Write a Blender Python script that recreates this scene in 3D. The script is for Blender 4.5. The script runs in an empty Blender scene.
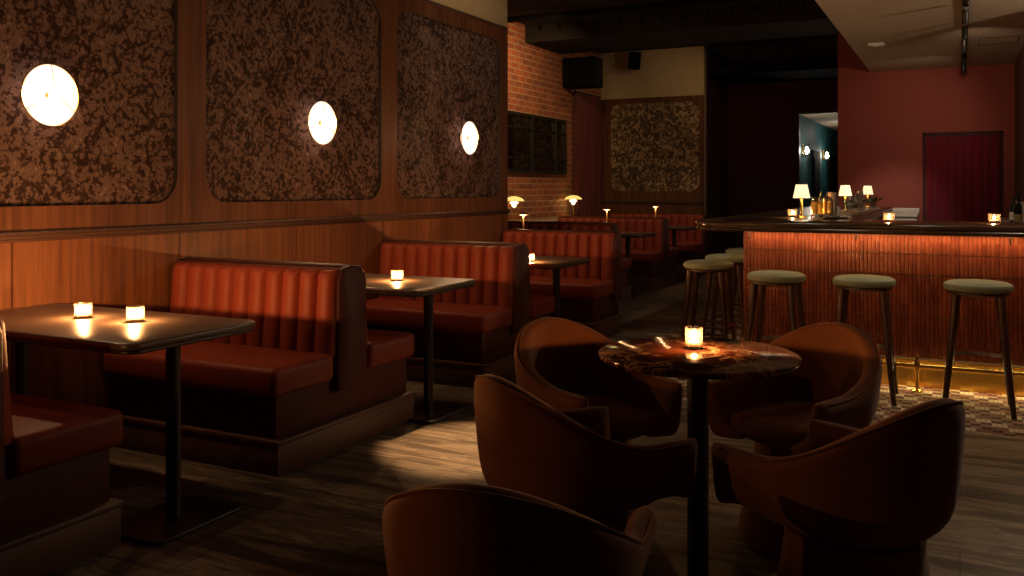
import bpy, bmesh, math, random
from mathutils import Vector, Matrix
PI = math.pi
SC = bpy.context.scene
COL = SC.collection
random.seed(7)

# ------------------------------------------------------------------ camera
cd = bpy.data.cameras.new('camera'); cam = bpy.data.objects.new('camera', cd); COL.objects.link(cam)
cam.location = (0, 0, 1.30)
cam.rotation_euler = (PI/2, 0, math.radians(26.565))
cd.sensor_width = 36; cd.lens = 31.5
cd.shift_y = -100/1024
cd.clip_start = 0.05; cd.clip_end = 100
SC.camera = cam

# ------------------------------------------------------------------ exposure / world
vs = SC.view_settings
vs.view_transform = 'Standard'; vs.look = 'None'; vs.gamma = 1; vs.use_curve_mapping = False
vs.exposure = 0.12
SC.cycles.use_denoising = True
SC.cycles.max_bounces = 8
SC.cycles.transparent_max_bounces = 16
SC.cycles.sample_clamp_indirect = 4
SC.cycles.caustics_reflective = False
SC.cycles.caustics_refractive = False
w = bpy.data.worlds.new('world'); SC.world = w; w.use_nodes = True
w.node_tree.nodes['Background'].inputs[0].default_value = (1, .6, .35, 1)
w.node_tree.nodes['Background'].inputs[1].default_value = 0.0015

def point(name, loc, power, col=(1, .55, .24), r=.02):
    l = bpy.data.lights.new(name, 'POINT'); l.energy = power; l.color = col; l.shadow_soft_size = r
    o = bpy.data.objects.new(name, l); COL.objects.link(o); o.location = loc; return o
def spot(name, loc, to, power, ang, col=(1, .75, .5), blend=.5, r=.03):
    l = bpy.data.lights.new(name, 'SPOT'); l.energy = power; l.color = col; l.shadow_soft_size = r
    l.spot_size = math.radians(ang); l.spot_blend = blend
    o = bpy.data.objects.new(name, l); COL.objects.link(o); o.location = loc
    o.rotation_euler = (Vector(to)-Vector(loc)).to_track_quat('-Z', 'Y').to_euler(); return o
def area(name, loc, rot, sx, sy, power, col=(1, .55, .25)):
    l = bpy.data.lights.new(name, 'AREA'); l.shape = 'RECTANGLE'; l.size = sx; l.size_y = sy
    l.energy = power; l.color = col
    o = bpy.data.objects.new(name, l); COL.objects.link(o); o.location = loc; o.rotation_euler = rot; return o

WARM = (1, .57, .27)
SCONCE_Y = (2.79, 4.79, 6.80); SCONCE_Z = 1.735
# ceiling down-lights over the bar walk and the open floor
spot('downlight_stools', (0.35, 5.6, 2.84), (0.30, 5.75, 0), 44, 62, (1, .80, .55), .9)
spot('downlight_stools', (-.95, 5.6, 2.84), (-.9, 5.75, 0), 34, 56, (1, .80, .55), .9)
spot('downlight_stools', (-1.9, 7.3, 3.4), (-1.85, 7.3, 0), 40, 40, (1, .80, .55), .9)
spot('downlight_floor', (1.1, 4.9, 2.84), (.75, 3.1, 0), 95, 50, (1, .86, .68), .8)
# track spots washing the red wall and the curtain
spot('track_wash', (.04, 11.3, 2.62), (-.9, 13, 1.9), 20, 95, (1, .72, .52), .9)
spot('track_wash', (.04, 9.4, 2.62), (.5, 13, 2.0), 24, 80, (1, .72, .52), .9)
spot('track_work', (.04, 9.6, 2.62), (.55, 10.4, .95), 30, 45, (1, .84, .66), .8)
spot('track_work', (-.3, 11.0, 2.62), (-.75, 12.7, .95), 60, 40, (1, .84, .66), .8)
spot('track_work', (.04, 8.2, 2.62), (-1.0, 8.8, 1.0), 60, 60, (1, .82, .6), .8)
# added unseen lamp beyond the right end of the bar, brightens the pale ceiling
point('added_soffit_light', (1.9, 7.6, 2.2), 85, (1, .80, .58), .12)
spot('downlight_wall', (-2.7, 6.3, 3.4), (-3.9, 6.7, 2.8), 14, 80, (1, .70, .42), .9)
for yy in (2.62, 4.50, 6.42): spot('downlight_table', (-3.0, yy, 3.45), (-2.95, yy+.35, 0), 16, 44, (1, .62, .34), .6, .022)
spot('downlight_aisle', (-2.55, 5.0, 3.45), (-2.20, 3.95, 0), 1150, 16, (1, .58, .26), .5, .02)
# back section
spot('downlight_brick', (-3.9, 9.6, 3.25), (-5.25, 10.6, 2.3), 150, 95, (1, .60, .26), .9)
spot('downlight_brick', (-3.9, 12.4, 3.3), (-5.25, 12.9, 2.4), 10, 95, (1, .58, .25), .9)
spot('downlight_brick', (-3.0, 12.25, 3.3), (-4.0, 13.7, 2.2), 14, 95, (1, .66, .34), .9)
spot('downlight_booth', (-3.6, 10.2, 3.3), (-3.9, 11.2, .9), 44, 50, (1, .62, .36), .9)
spot('downlight_booth', (-3.6, 12.2, 3.2), (-3.9, 13.2, .9), 36, 50, (1, .62, .36), .9)

# ------------------------------------------------------------------ material helpers
def M(name):
    m = bpy.data.materials.new(name); m.use_nodes = True
    nt = m.node_tree; b = nt.nodes['Principled BSDF']; return m, nt, b
def setp(b, **k):
    names = dict(col='Base Color', rough='Roughness', metal='Metallic', spec='Specular IOR Level', coat='Coat Weight',
                 coatr='Coat Roughness', sheen='Sheen Weight', sss='Subsurface Weight', sheenr='Sheen Roughness', emi='Emission Strength', emc='Emission Color')
    for a, v in k.items():
        if a in ('col', 'emc'): v = (*v, 1) if len(v) == 3 else v
        b.inputs[names[a]].default_value = v
def N(nt, t, **k):
    n = nt.nodes.new('ShaderNode'+t)
    for a, v in k.items():
        if a in n.inputs: n.inputs[a].default_value = v
        else: setattr(n, a, v)
    return n
def L(nt, a, b): nt.links.new(a, b)
def coords(nt, scale=(1, 1, 1), rot=(0, 0, 0), world=True):
    if world: src = N(nt, 'NewGeometry').outputs['Position']
    else: src = N(nt, 'TexCoord').outputs['Object']
    mp = N(nt, 'Mapping'); mp.inputs['Scale'].default_value = scale; mp.inputs['Rotation'].default_value = rot
    L(nt, src, mp.inputs['Vector']); return mp.outputs['Vector']
def ramp(nt, fac, stops):
    r = N(nt, 'ValToRGB'); e = r.color_ramp.elements
    while len(e) < len(stops): e.new(.5)
    for i, (p, c) in enumerate(stops):
        e[i].position = p; e[i].color = (*c, 1)
    L(nt, fac, r.inputs[0]); return r.outputs[0]
def mixc(nt, f, a, b, mode='MIX'):
    m = N(nt, 'Mix', data_type='RGBA', blend_type=mode)
    for s, v in ((m.inputs[0], f), (m.inputs[6], a), (m.inputs[7], b)):
        if hasattr(v, 'links') or hasattr(v, 'is_linked'): L(nt, v, s)
        else: s.default_value = v if isinstance(v, (int, float)) else (*v, 1)
    return m.outputs[2]
def mathn(nt, op, a, b=None):
    m = N(nt, 'Math', operation=op)
    for i, v in enumerate((a, b)):
        if v is None: continue
        if hasattr(v, 'is_linked'): L(nt, v, m.inputs[i])
        else: m.inputs[i].default_value = v
    return m.outputs[0]
def bump(nt, b, h, strength=.2, dist=.01):
    n = N(nt, 'Bump'); n.inputs['Strength'].default_value = strength; n.inputs['Distance'].default_value = dist
    L(nt, h, n.inputs['Height']); L(nt, n.outputs[0], b.inputs['Normal'])

def plain(name, col, rough=.5, **k):
    m, nt, b = M(name); setp(b, col=col, rough=rough, **k)
    nz = N(nt, 'TexNoise', Scale=14.0, Detail=3.0); L(nt, coords(nt), nz.inputs['Vector'])
    L(nt, mixc(nt, nz.outputs[0], [c*.86 for c in col], [min(1, c*1.12) for c in col]), b.inputs['Base Color'])
    return m
def wood(name, dark, light, rough=.4, axis='z', freq=26, **k):
    m, nt, b = M(name); setp(b, rough=rough, **k)
    s = {'z': (1, 1, .045), 'x': (.045, 1, 1), 'y': (1, .045, 1)}[axis]
    v = coords(nt, s)
    n1 = N(nt, 'TexNoise', Scale=float(freq), Detail=6.0, Roughness=.62); L(nt, v, n1.inputs['Vector'])
    n2 = N(nt, 'TexNoise', Scale=float(freq)*.12, Detail=2.0); L(nt, v, n2.inputs['Vector'])
    f = mathn(nt, 'ADD', mathn(nt, 'MULTIPLY', n1.outputs[0], .65), mathn(nt, 'MULTIPLY', n2.outputs[0], .35))
    c = ramp(nt, f, [(.33, dark), (.66, light)]); L(nt, c, b.inputs['Base Color'])
    bump(nt, b, n1.outputs[0], .06, .004); return m
def leather(name, col, rough=.42):
    m, nt, b = M(name); setp(b, rough=rough, spec=.22)
    v = coords(nt); nz = N(nt, 'TexNoise', Scale=7.0, Detail=4.0); L(nt, v, nz.inputs['Vector'])
    L(nt, mixc(nt, nz.outputs[0], [c*.8 for c in col], [c*1.15 for c in col]), b.inputs['Base Color'])
    vo = N(nt, 'TexVoronoi', Scale=420.0); L(nt, v, vo.inputs['Vector']); bump(nt, b, vo.outputs[0], .12, .0015); return m
def fabric(name, col, rough=.9, sheen=.3, scale=600):
    m, nt, b = M(name); setp(b, rough=rough, sheen=sheen, sheenr=.4, spec=.15)
    v = coords(nt); nz = N(nt, 'TexNoise', Scale=9.0, Detail=3.0); L(nt, v, nz.inputs['Vector'])
    L(nt, mixc(nt, nz.outputs[0], [c*.8 for c in col], [c*1.15 for c in col]), b.inputs['Base Color'])
    n2 = N(nt, 'TexNoise', Scale=float(scale), Detail=1.0); L(nt, v, n2.inputs['Vector']); bump(nt, b, n2.outputs[0], .15, .001); return m
def glow(name, col, strength, thru=True):
    m = bpy.data.materials.new(name); m.use_nodes = True; nt = m.node_tree; nt.nodes.clear()
    o = N(nt, 'OutputMaterial'); e = N(nt, 'Emission'); e.inputs[0].default_value = (*col, 1); e.inputs[1].default_value = strength
    if thru:
        a = N(nt, 'AddShader'); t = N(nt, 'BsdfTransparent'); L(nt, e.outputs[0], a.inputs[0]); L(nt, t.outputs[0], a.inputs[1]); L(nt, a.outputs[0], o.inputs[0])
    else:
        a = N(nt, 'AddShader'); d = N(nt, 'BsdfDiffuse'); d.inputs[0].default_value = (.8, .75, .65, 1); L(nt, e.outputs[0], a.inputs[0]); L(nt, d.outputs[0], a.inputs[1]); L(nt, a.outputs[0], o.inputs[0])
    return m
def glassy(name, tint=(.97, .95, .92), gloss=.12, rough=.03):
    m = bpy.data.materials.new(name); m.use_nodes = True; nt = m.node_tree; nt.nodes.clear()
    o = N(nt, 'OutputMaterial'); g = N(nt, 'BsdfGlossy'); g.inputs['Roughness'].default_value = rough
    t = N(nt, 'BsdfTransparent'); t.inputs[0].default_value = (*tint, 1)
    lw = N(nt, 'LayerWeight', Blend=.35); f = mathn(nt, 'ADD', mathn(nt, 'MULTIPLY', lw.outputs[0], .6), gloss)
    x = N(nt, 'MixShader'); L(nt, f, x.inputs[0]); L(nt, t.outputs[0], x.inputs[1]); L(nt, g.outputs[0], x.inputs[2]); L(nt, x.outputs[0], o.inputs[0]); return m

MT = {}
def opal():
    m = bpy.data.materials.new('sconce_opal_glass'); m.use_nodes = True; nt = m.node_tree; nt.nodes.clear()
    o = N(nt, 'OutputMaterial'); e = N(nt, 'Emission'); e.inputs[0].default_value = (1, .91, .78, 1); e.inputs[1].default_value = .80
    t = N(nt, 'BsdfTransparent'); t.inputs[0].default_value = (1, .72, .45, 1); d = N(nt, 'BsdfDiffuse'); d.inputs[0].default_value = (.10, .10, .10, 1)
    x = N(nt, 'MixShader'); x.inputs[0].default_value = .78; L(nt, t.outputs[0], x.inputs[1]); L(nt, d.outputs[0], x.inputs[2])
    a = N(nt, 'AddShader'); L(nt, x.outputs[0], a.inputs[0]); L(nt, e.outputs[0], a.inputs[1]); L(nt, a.outputs[0], o.inputs[0]); return m
def votive():
    m = bpy.data.materials.new('votive_glass'); m.use_nodes = True; nt = m.node_tree; nt.nodes.clear()
    o = N(nt, 'OutputMaterial'); t = N(nt, 'BsdfTransparent'); t.inputs[0].default_value = (.95, .9, .85, 1)
    tr = N(nt, 'BsdfTranslucent'); tr.inputs[0].default_value = (.9, .75, .6, 1); g = N(nt, 'BsdfGlossy'); g.inputs['Roughness'].default_value = .05
    x = N(nt, 'MixShader'); x.inputs[0].default_value = .02; L(nt, t.outputs[0], x.inputs[1]); L(nt, tr.outputs[0], x.inputs[2])
    y = N(nt, 'MixShader'); lw = N(nt, 'LayerWeight', Blend=.3); L(nt, mathn(nt, 'ADD', mathn(nt, 'MULTIPLY', lw.outputs[0], .6), .03), y.inputs[0]); L(nt, x.outputs[0], y.inputs[1]); L(nt, g.outputs[0], y.inputs[2]); L(nt, y.outputs[0], o.inputs[0]); return m
MT['veneer'] = wood('walnut_veneer', (.085, .030, .012), (.24, .098, .040), .5, 'z', 34, spec=.25)
MT['frameveneer_shaded'] = wood('walnut_frame_veneer_shaded', (.050, .018, .008), (.15, .060, .027), .55, 'z', 34, spec=.2)  # walnut veneer darkened: weaker light on the frames is put into the colour
MT['veneer_x'] = wood('walnut_veneer_long', (.075, .022, .009), (.18, .062, .024), .38, 'y', 30, spec=.5)
MT['trimwood'] = wood('dark_trim_wood', (.028, .010, .005), (.07, .026, .012), .65, 'y', 26)
MT['kickwood'] = wood('booth_plinth_wood', (.06, .024, .012), (.13, .055, .028), .5, 'y', 22)
MT['legwood'] = wood('stool_leg_wood', (.035, .013, .008), (.085, .032, .017), .4, 'z', 40)
MT['plaster'] = plain('cream_plaster', (.42, .33, .19), .85)
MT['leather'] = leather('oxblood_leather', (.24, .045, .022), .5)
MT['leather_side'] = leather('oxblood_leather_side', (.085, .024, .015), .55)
MT['velvet'] = fabric('rust_velvet', (.21, .082, .036), .9, .12)
MT['sage'] = fabric('sage_leather', (.27, .31, .22), .6, .03)
MT['black'] = plain('black_metal', (.012, .011, .010), .4)
MT['blackp'] = plain('black_paint', (.005, .004, .004), .8, spec=.1)
MT['darkceil'] = plain('dark_ceiling_paint', (.010, .007, .005), .9)
MT['soffit'] = plain('taupe_soffit_paint', (.42, .33, .24), .8)
MT['redwall'] = plain('oxblood_wall_paint', (.28, .060, .042), .8)
MT['darkred'] = plain('dark_maroon_paint', (.055, .010, .009), .8)
MT['brownwall'] = plain('dark_brown_paint', (.10, .045, .025), .8)
MT['teal'] = plain('teal_paint', (.012, .10, .11), .6)
MT['white'] = plain('white_marble', (.60, .55, .50), .35)
MT['brass'] = plain('brass', (.72, .46, .12), .25, metal=1.0)
MT['steel'] = plain('steel', (.72, .70, .66), .22, metal=1.0)
MT['wax'] = plain('candle_wax', (.35, .24, .14), .6)
MT['glass'] = glassy('clear_glass'); MT['votive'] = votive()
MT['darkglass'] = plain('dark_mirror_glass', (.22, .21, .20), .05, metal=1.0)
MT['bottle'] = plain('bottle_glass', (.012, .022, .012), .08)
MT['paper'] = plain('paper_label', (.6, .55, .42), .7)
MT['leaf'] = plain('green_leaf', (.05, .09, .03), .6)
MT['flame'] = glow('flame', (1, .62, .25), 60)
MT['bulb'] = glow('sconce_bulb', (1, .86, .62), 6)
MT['opal'] = opal()
MT['shade'] = glow('pleated_shade_lit', (1, .80, .46), 1.0, False)
MT['mush'] = glow('mushroom_glass_lit', (1, .72, .16), .75, False); MT['mushcore'] = glow('mushroom_core_lit', (1, .9, .55), 2.5, False)
MT['tlamp'] = glow('lamp_head_lit', (1, .50, .18), 1.4, False)
MT['globe'] = glow('added_lamp_globe', (1, .80, .58), .8)
MT['led'] = glow('led_strip', (1, .45, .16), 3.0, False)
MT['hall'] = glow('hall_sconce_lit', (1, .85, .72), 4, False)

def make_curtain_mat():
    m, nt, b = M('crimson_velvet_curtain'); setp(b, rough=.9, sheen=.2)
    v = coords(nt, (1, 1, .1)); nz = N(nt, 'TexNoise', Scale=14.0, Detail=3.0); L(nt, v, nz.inputs['Vector'])
    L(nt, ramp(nt, nz.outputs[0], [(.3, (.045, .005, .007)), (.7, (.10, .010, .014))]), b.inputs['Base Color']); return m
MT['curtain'] = make_curtain_mat()
MT['curtain_bar'] = fabric('burgundy_velvet_curtain', (.17, .012, .026), .85, .3)

def wallpaper():
    m, nt, b = M('foliage_wallpaper'); setp(b, rough=.85, spec=.1)
    v = coords(nt, (1, 1, 1))
    big = N(nt, 'TexNoise', Scale=4.5, Detail=3.0, Roughness=.5, Distortion=1.2); L(nt, v, big.inputs['Vector'])
    w1 = N(nt, 'TexNoise', Scale=9.0, Detail=2.5, Distortion=2.2); L(nt, v, w1.inputs['Vector'])
    fine = N(nt, 'TexNoise', Scale=24.0, Detail=3.0, Roughness=.6, Distortion=2.4); L(nt, v, fine.inputs['Vector'])
    dv = N(nt, 'VectorMath', operation='MULTIPLY_ADD'); L(nt, w1.outputs['Color'], dv.inputs[0]); dv.inputs[1].default_value = (.05, .05, .05); L(nt, v, dv.inputs[2])
    vo = N(nt, 'TexVoronoi', Scale=34.0); L(nt, dv.outputs[0], vo.inputs['Vector'])
    s = mathn(nt, 'ADD', mathn(nt, 'MULTIPLY', w1.outputs[0], .42), mathn(nt, 'MULTIPLY', fine.outputs[0], .42))
    s = mathn(nt, 'ADD', s, mathn(nt, 'MULTIPLY', big.outputs[0], .26))
    s = mathn(nt, 'SUBTRACT', s, mathn(nt, 'MULTIPLY', mathn(nt, 'SUBTRACT', vo.outputs[0], .35), .22))
    c = ramp(nt, s, [(.42, (.026, .015, .013)), (.50, (.055, .032, .027)), (.545, (.150, .100, .088)), (.60, (.095, .063, .055)), (.67, (.20, .14, .125))])
    L(nt, c, b.inputs['Base Color']); return m
MT['wallpaper'] = wallpaper()
def wallpaper2():
    m, nt, b = M('pale_foliage_wallpaper'); setp(b, rough=.8)
    v = coords(nt)
    w1 = N(nt, 'TexNoise', Scale=6.0, Detail=3.0, Distortion=1.5); L(nt, v, w1.inputs['Vector'])
    fine = N(nt, 'TexNoise', Scale=9.0, Detail=4.0, Roughness=.6, Distortion=2.6); L(nt, v, fine.inputs['Vector'])
    s = mathn(nt, 'ADD', mathn(nt, 'MULTIPLY', w1.outputs[0], .3), mathn(nt, 'MULTIPLY', fine.outputs[0], .7))
    L(nt, ramp(nt, s, [(.42, (.05, .028, .014)), (.50, (.10, .06, .03)), (.56, (.36, .25, .14))]), b.inputs['Base Color']); return m
MT['wallpaper2'] = wallpaper2()
def brick():
    m, nt, b = M('old_red_brick'); setp(b, rough=.85)
    g = N(nt, 'NewGeometry'); sp = N(nt, 'SeparateXYZ'); L(nt, g.outputs['Position'], sp.inputs[0])
    cb = N(nt, 'CombineXYZ'); L(nt, sp.outputs[1], cb.inputs[0]); L(nt, sp.outputs[2], cb.inputs[1])
    br = N(nt, 'TexBrick'); L(nt, cb.outputs[0], br.inputs['Vector'])
    br.inputs['Scale'].default_value = 1; br.inputs['Brick Width'].default_value = .23; br.inputs['Row Height'].default_value = .08
    br.inputs['Mortar Size'].default_value = .009; br.inputs['Mortar Smooth'].default_value = .3; br.inputs['Bias'].default_value = -.2
    br.inputs['Color1'].default_value = (.40, .092, .028, 1); br.inputs['Color2'].default_value = (.16, .042, .022, 1); br.inputs['Mortar'].default_value = (.46, .30, .17, 1)
    nz = N(nt, 'TexNoise', Scale=5.0, Detail=5.0); L(nt, g.outputs['Position'], nz.inputs['Vector'])
    L(nt, mixc(nt, mathn(nt, 'MULTIPLY', nz.outputs[0], .8), br.outputs[0], (.12, .06, .04)), b.inputs['Base Color'])
    bump(nt, b, mathn(nt, 'SUBTRACT', 1.0, br.outputs['Fac']), .5, .01); return m
MT['brick'] = brick()
def stonefloor():
    m, nt, b = M('streaked_travertine_floor'); setp(b, rough=.5, spec=.25)
    v = coords(nt, (.30, 2.6, 1), (0, 0, math.radians(4)))
    n1 = N(nt, 'TexNoise', Scale=5.0, Detail=8.0, Roughness=.68, Distortion=.5); L(nt, v, n1.inputs['Vector'])
    n2 = N(nt, 'TexNoise', Scale=1.4, Detail=2.0); L(nt, v, n2.inputs['Vector'])
    s = mathn(nt, 'ADD', mathn(nt, 'MULTIPLY', n1.outputs[0], .7), mathn(nt, 'MULTIPLY', n2.outputs[0], .3))
    c = ramp(nt, s, [(.38, (.045, .032, .022)), (.48, (.12, .088, .060)), (.52, (.28, .215, .152)), (.555, (.13, .095, .067)), (.63, (.42, .33, .235))])
    # slab joints
    g = N(nt, 'NewGeometry'); br = N(nt, 'TexBrick'); L(nt, g.outputs['Position'], br.inputs['Vector'])
    br.inputs['Scale'].default_value = 1; br.inputs['Brick Width'].default_value = 1.2; br.inputs['Row Height'].default_value = .6; br.inputs['Mortar Size'].default_value = .004
    br.inputs['Color1'].default_value = (1, 1, 1, 1); br.inputs['Color2'].default_value = (.42, .42, .42, 1); br.inputs['Mortar'].default_value = (.2, .2, .2, 1)
    L(nt, mixc(nt, .8, c, br.outputs[0], 'MULTIPLY'), b.inputs['Base Color'])
    bump(nt, b, n1.outputs[0], .12, .004); return m
MT['stone'] = stonefloor()
def mosaic():
    m, nt, b = M('patterned_mosaic_floor'); setp(b, rough=.85, spec=.06)
    g = N(nt, 'NewGeometry').outputs['Position']
    def chk(s, c1=(1, 1, 1), c2=(0, 0, 0), off=(0, 0, 0)):
        mp = N(nt, 'Mapping'); mp.inputs['Location'].default_value = (off[0], off[1], .25/s); L(nt, g, mp.inputs['Vector'])
        c = N(nt, 'TexChecker', Scale=s); c.inputs[1].default_value = (*c1, 1); c.inputs[2].default_value = (*c2, 1); L(nt, mp.outputs[0], c.inputs[0]); return c
    big = chk(1/.156); mid = chk(1/.052, (.035, .010, .009), (.22, .13, .09)); sm = chk(1/.078, (.40, .33, .25), (.15, .065, .045))
    c = mixc(nt, big.outputs[1], sm.outputs[0], mid.outputs[0])
    sp = N(nt, 'TexBrick'); L(nt, g, sp.inputs['Vector']); sp.offset = 0; sp.inputs['Scale'].default_value = 1; sp.inputs['Brick Width'].default_value = .026; sp.inputs['Row Height'].default_value = .026; sp.inputs['Mortar Size'].default_value = .0018
    L(nt, mixc(nt, sp.outputs['Fac'], c, (.14, .10, .08)), b.inputs['Base Color']); return m
MT['mosaic'] = mosaic()
def tile():
    m, nt, b = M('glazed_terracotta_finger_tile'); setp(b, rough=.22, spec=.6)
    g = N(nt, 'NewGeometry').outputs['Position']
    mp = N(nt, 'Mapping'); mp.inputs['Scale'].default_value = (40, 40, 7.4); L(nt, g, mp.inputs['Vector'])
    fl = N(nt, 'VectorMath', operation='FLOOR'); L(nt, mp.outputs[0], fl.inputs[0])
    wn = N(nt, 'TexWhiteNoise'); L(nt, fl.outputs[0], wn.inputs['Vector'])
    L(nt, mixc(nt, wn.outputs[0], (.20, .045, .028), (.31, .082, .045)), b.inputs['Base Color'])
    nz = N(nt, 'TexNoise', Scale=45.0, Detail=2.0); L(nt, g, nz.inputs['Vector']); bump(nt, b, nz.outputs[0], .12, .004); return m
MT['tile'] = tile()
def marble(name, base, mid, vein, scale=5.0, rough=.08):
    m, nt, b = M(name); setp(b, rough=rough, spec=.45)
    v = coords(nt, (1, 1, 1), (0, 0, .6))
    n0 = N(nt, 'TexNoise', Scale=scale, Detail=4.0); L(nt, v, n0.inputs['Vector'])
    dv = N(nt, 'VectorMath', operation='MULTIPLY_ADD'); L(nt, n0.outputs['Color'], dv.inputs[0]); dv.inputs[1].default_value = (.35, .35, .35); L(nt, v, dv.inputs[2])
    n1 = N(nt, 'TexNoise', Scale=scale*1.2, Detail=8.0, Roughness=.6, Distortion=1.2); L(nt, dv.outputs[0], n1.inputs['Vector'])
    ab = mathn(nt, 'ABSOLUTE', mathn(nt, 'SUBTRACT', n1.outputs[0], .5))
    base_c = ramp(nt, n0.outputs[0], [(.38, base), (.62, mid)])
    vf = ramp(nt, ab, [(0.0, (1, 1, 1)), (.018, (.45, .45, .45)), (.055, (0, 0, 0))])
    n2 = N(nt, 'TexNoise', Scale=3.0); L(nt, v, n2.inputs['Vector'])
    f = mathn(nt, 'MULTIPLY', vf, mathn(nt, 'GREATER_THAN', n2.outputs[0], .47))
    L(nt, mixc(nt, f, base_c, vein), b.inputs['Base Color']); return m
MT['redmarble'] = marble('red_brown_marble', (.022, .008, .005), (.10, .026, .012), (.62, .36, .20), 5.0, .12)
MT['bartop'] = marble('dark_bar_stone', (.030, .016, .010), (.055, .028, .016), (.08, .045, .028), 3.5, .22)
MT['tabletop'] = wood('smoked_table_top', (.060, .041, .030), (.115, .080, .058), .33, 'x', 20, spec=.5)

# ------------------------------------------------------------------ mesh helpers
class B:
    def __init__(s): s.bm = bmesh.new()
    def box(s, x0, x1, y0, y1, z0, z1, bev=0, seg=2):
        r = bmesh.ops.create_cube(s.bm, size=1, matrix=Matrix.Translation(((x0+x1)/2, (y0+y1)/2, (z0+z1)/2)) @ Matrix.Diagonal((abs(x1-x0), abs(y1-y0), abs(z1-z0), 1)))
        if bev:
            ed = {e for v in r['verts'] for e in v.link_edges}
            bmesh.ops.bevel(s.bm, geom=list(ed), offset=bev, segments=seg, profile=.5, affect='EDGES')
        return s
    def rings(s, rings, cap0=True, cap1=True, closed=True):
        """rings: list of lists of points, equal length; closed loops lofted"""
        vr = [[s.bm.verts.new(p) for p in r] for r in rings]; n = len(vr[0])
        for a, b in zip(vr, vr[1:]):
            for i in range(n if closed else n-1):
                j = (i+1) % n; s.bm.faces.new((a[i], a[j], b[j], b[i]))
        if cap0: s.bm.faces.new(vr[0][::-1])
        if cap1: s.bm.faces.new(vr[-1])
        return s
    def lathe(s, prof, cx=0, cy=0, cz=0, n=24, rot=None):
        """prof: (r, z) pairs; r==0 ends are closed with a cap"""
        rs = []
        for r, z in prof:
            ring = []
            for k in range(n):
                a = 2*PI*k/n; p = Vector((max(r, 1e-4)*math.cos(a), max(r, 1e-4)*math.sin(a), z))
                if rot is not None: p = rot @ p
                ring.append(p+Vector((cx, cy, cz)))
            rs.append(ring)
        return s.rings(rs)
    def tube(s, pts, r, n=10, taper=None):
        pts = [Vector(p) for p in pts]; rs = []
        for i, p in enumerate(pts):
            d = (pts[min(i+1, len(pts)-1)]-pts[max(i-1, 0)]).normalized()
            up = Vector((0, 0, 1)) if abs(d.z) < .9 else Vector((1, 0, 0))
            a = d.cross(up).normalized(); b = a.cross(d).normalized()
            rr = r if taper is None else taper[i]
            rs.append([p+rr*(math.cos(2*PI*k/n)*a+math.sin(2*PI*k/n)*b) for k in range(n)])
        return s.rings(rs)
    def torus(s, cx, cy, cz, R, rx, rz, n=48, m=10):
        g = []
        for i in range(n):
            t = 2*PI*i/n
            g.append([s.bm.verts.new((cx+(R+rx*math.cos(2*PI*k/m))*math.cos(t), cy+(R+rx*math.cos(2*PI*k/m))*math.sin(t), cz+rz*math.sin(2*PI*k/m))) for k in range(m)])
        for i in range(n):
            for k in range(m):
                s.bm.faces.new((g[i][k], g[(i+1) % n][k], g[(i+1) % n][(k+1) % m], g[i][(k+1) % m]))
        return s
    def face(s, pts): s.bm.faces.new([s.bm.verts.new(p) for p in pts]); return s
    def extrude_poly(s, pts, z0, z1):
        return s.rings([[(x, y, z0) for x, y in pts], [(x, y, z1) for x, y in pts]])
    def build(s, name, mat, parent=None, smooth=True, ang=40):
        bmesh.ops.recalc_face_normals(s.bm, faces=s.bm.faces)
        me = bpy.data.meshes.new(name); s.bm.to_mesh(me); s.bm.free()
        for m in (mat if isinstance(mat, (list, tuple)) else [mat]): me.materials.append(m)
        if smooth:
            me.polygons.foreach_set('use_smooth', [True]*len(me.polygons)); me.set_sharp_from_angle(angle=math.radians(ang))
        o = bpy.data.objects.new(name, me); COL.objects.link(o)
        if parent: o.parent = parent
        return o
def empty(name, loc=(0, 0, 0), rz=0):
    o = bpy.data.objects.new(name, None); COL.objects.link(o); o.location = loc; o.rotation_euler = (0, 0, rz); o.empty_display_size = .1; return o
def tag(o, label, cat, group=None):
    o['label'] = label; o['category'] = cat
    if group: o['group'] = group
    return o
def struct(o): o['kind'] = 'structure'; return o
def copy_tree(o, parent=None):
    c = o.copy(); COL.objects.link(c)
    if parent: c.parent = parent
    for ch in list(o.children): copy_tree(ch, c)
    return c
def rrect(x0, x1, y0, y1, r, n=8):
    p = []
    for cx, cy, a0 in ((x1-r, y1-r, 0), (x0+r, y1-r, 90), (x0+r, y0+r, 180), (x1-r, y0+r, 270)):
        for k in range(n+1):
            a = math.radians(a0+90*k/n); p.append((cx+r*math.cos(a), cy+r*math.sin(a)))
    return p
def slab(b, pts, z0, z1, bev):
    """outline extruded with a bullnose edge (inset rings)"""
    cx = sum(p[0] for p in pts)/len(pts); cy = sum(p[1] for p in pts)/len(pts)
    n = len(pts)
    def inset(d):
        out = []
        for i in range(n):
            a = Vector(pts[i-1]); c = Vector(pts[(i+1) % n]); t = (c-a)
            t = t.normalized() if t.length > 1e-9 else Vector((1, 0)); nm = Vector((-t.y, t.x))
            out.append((pts[i][0]+nm.x*d, pts[i][1]+nm.y*d))
        return out
    rs = []
    for k in range(5):
        a = PI/2*k/4; rs.append([(x, y, z0+bev*(1-math.sin(a))) for x, y in inset(bev*(1-math.cos(a)))][:])
    rs = []
    for k in range(5):
        a = PI/2*k/4; i = inset(bev*(1-math.sin(a))); rs.append([(x, y, z0+bev*(1-math.cos(a))) for x, y in i])
    for k in range(5):
        a = PI/2*k/4; i = inset(bev*(1-math.cos(a))); rs.append([(x, y, z1-bev*(1-math.sin(a))) for x, y in i])
    b.rings(rs); return b

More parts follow.
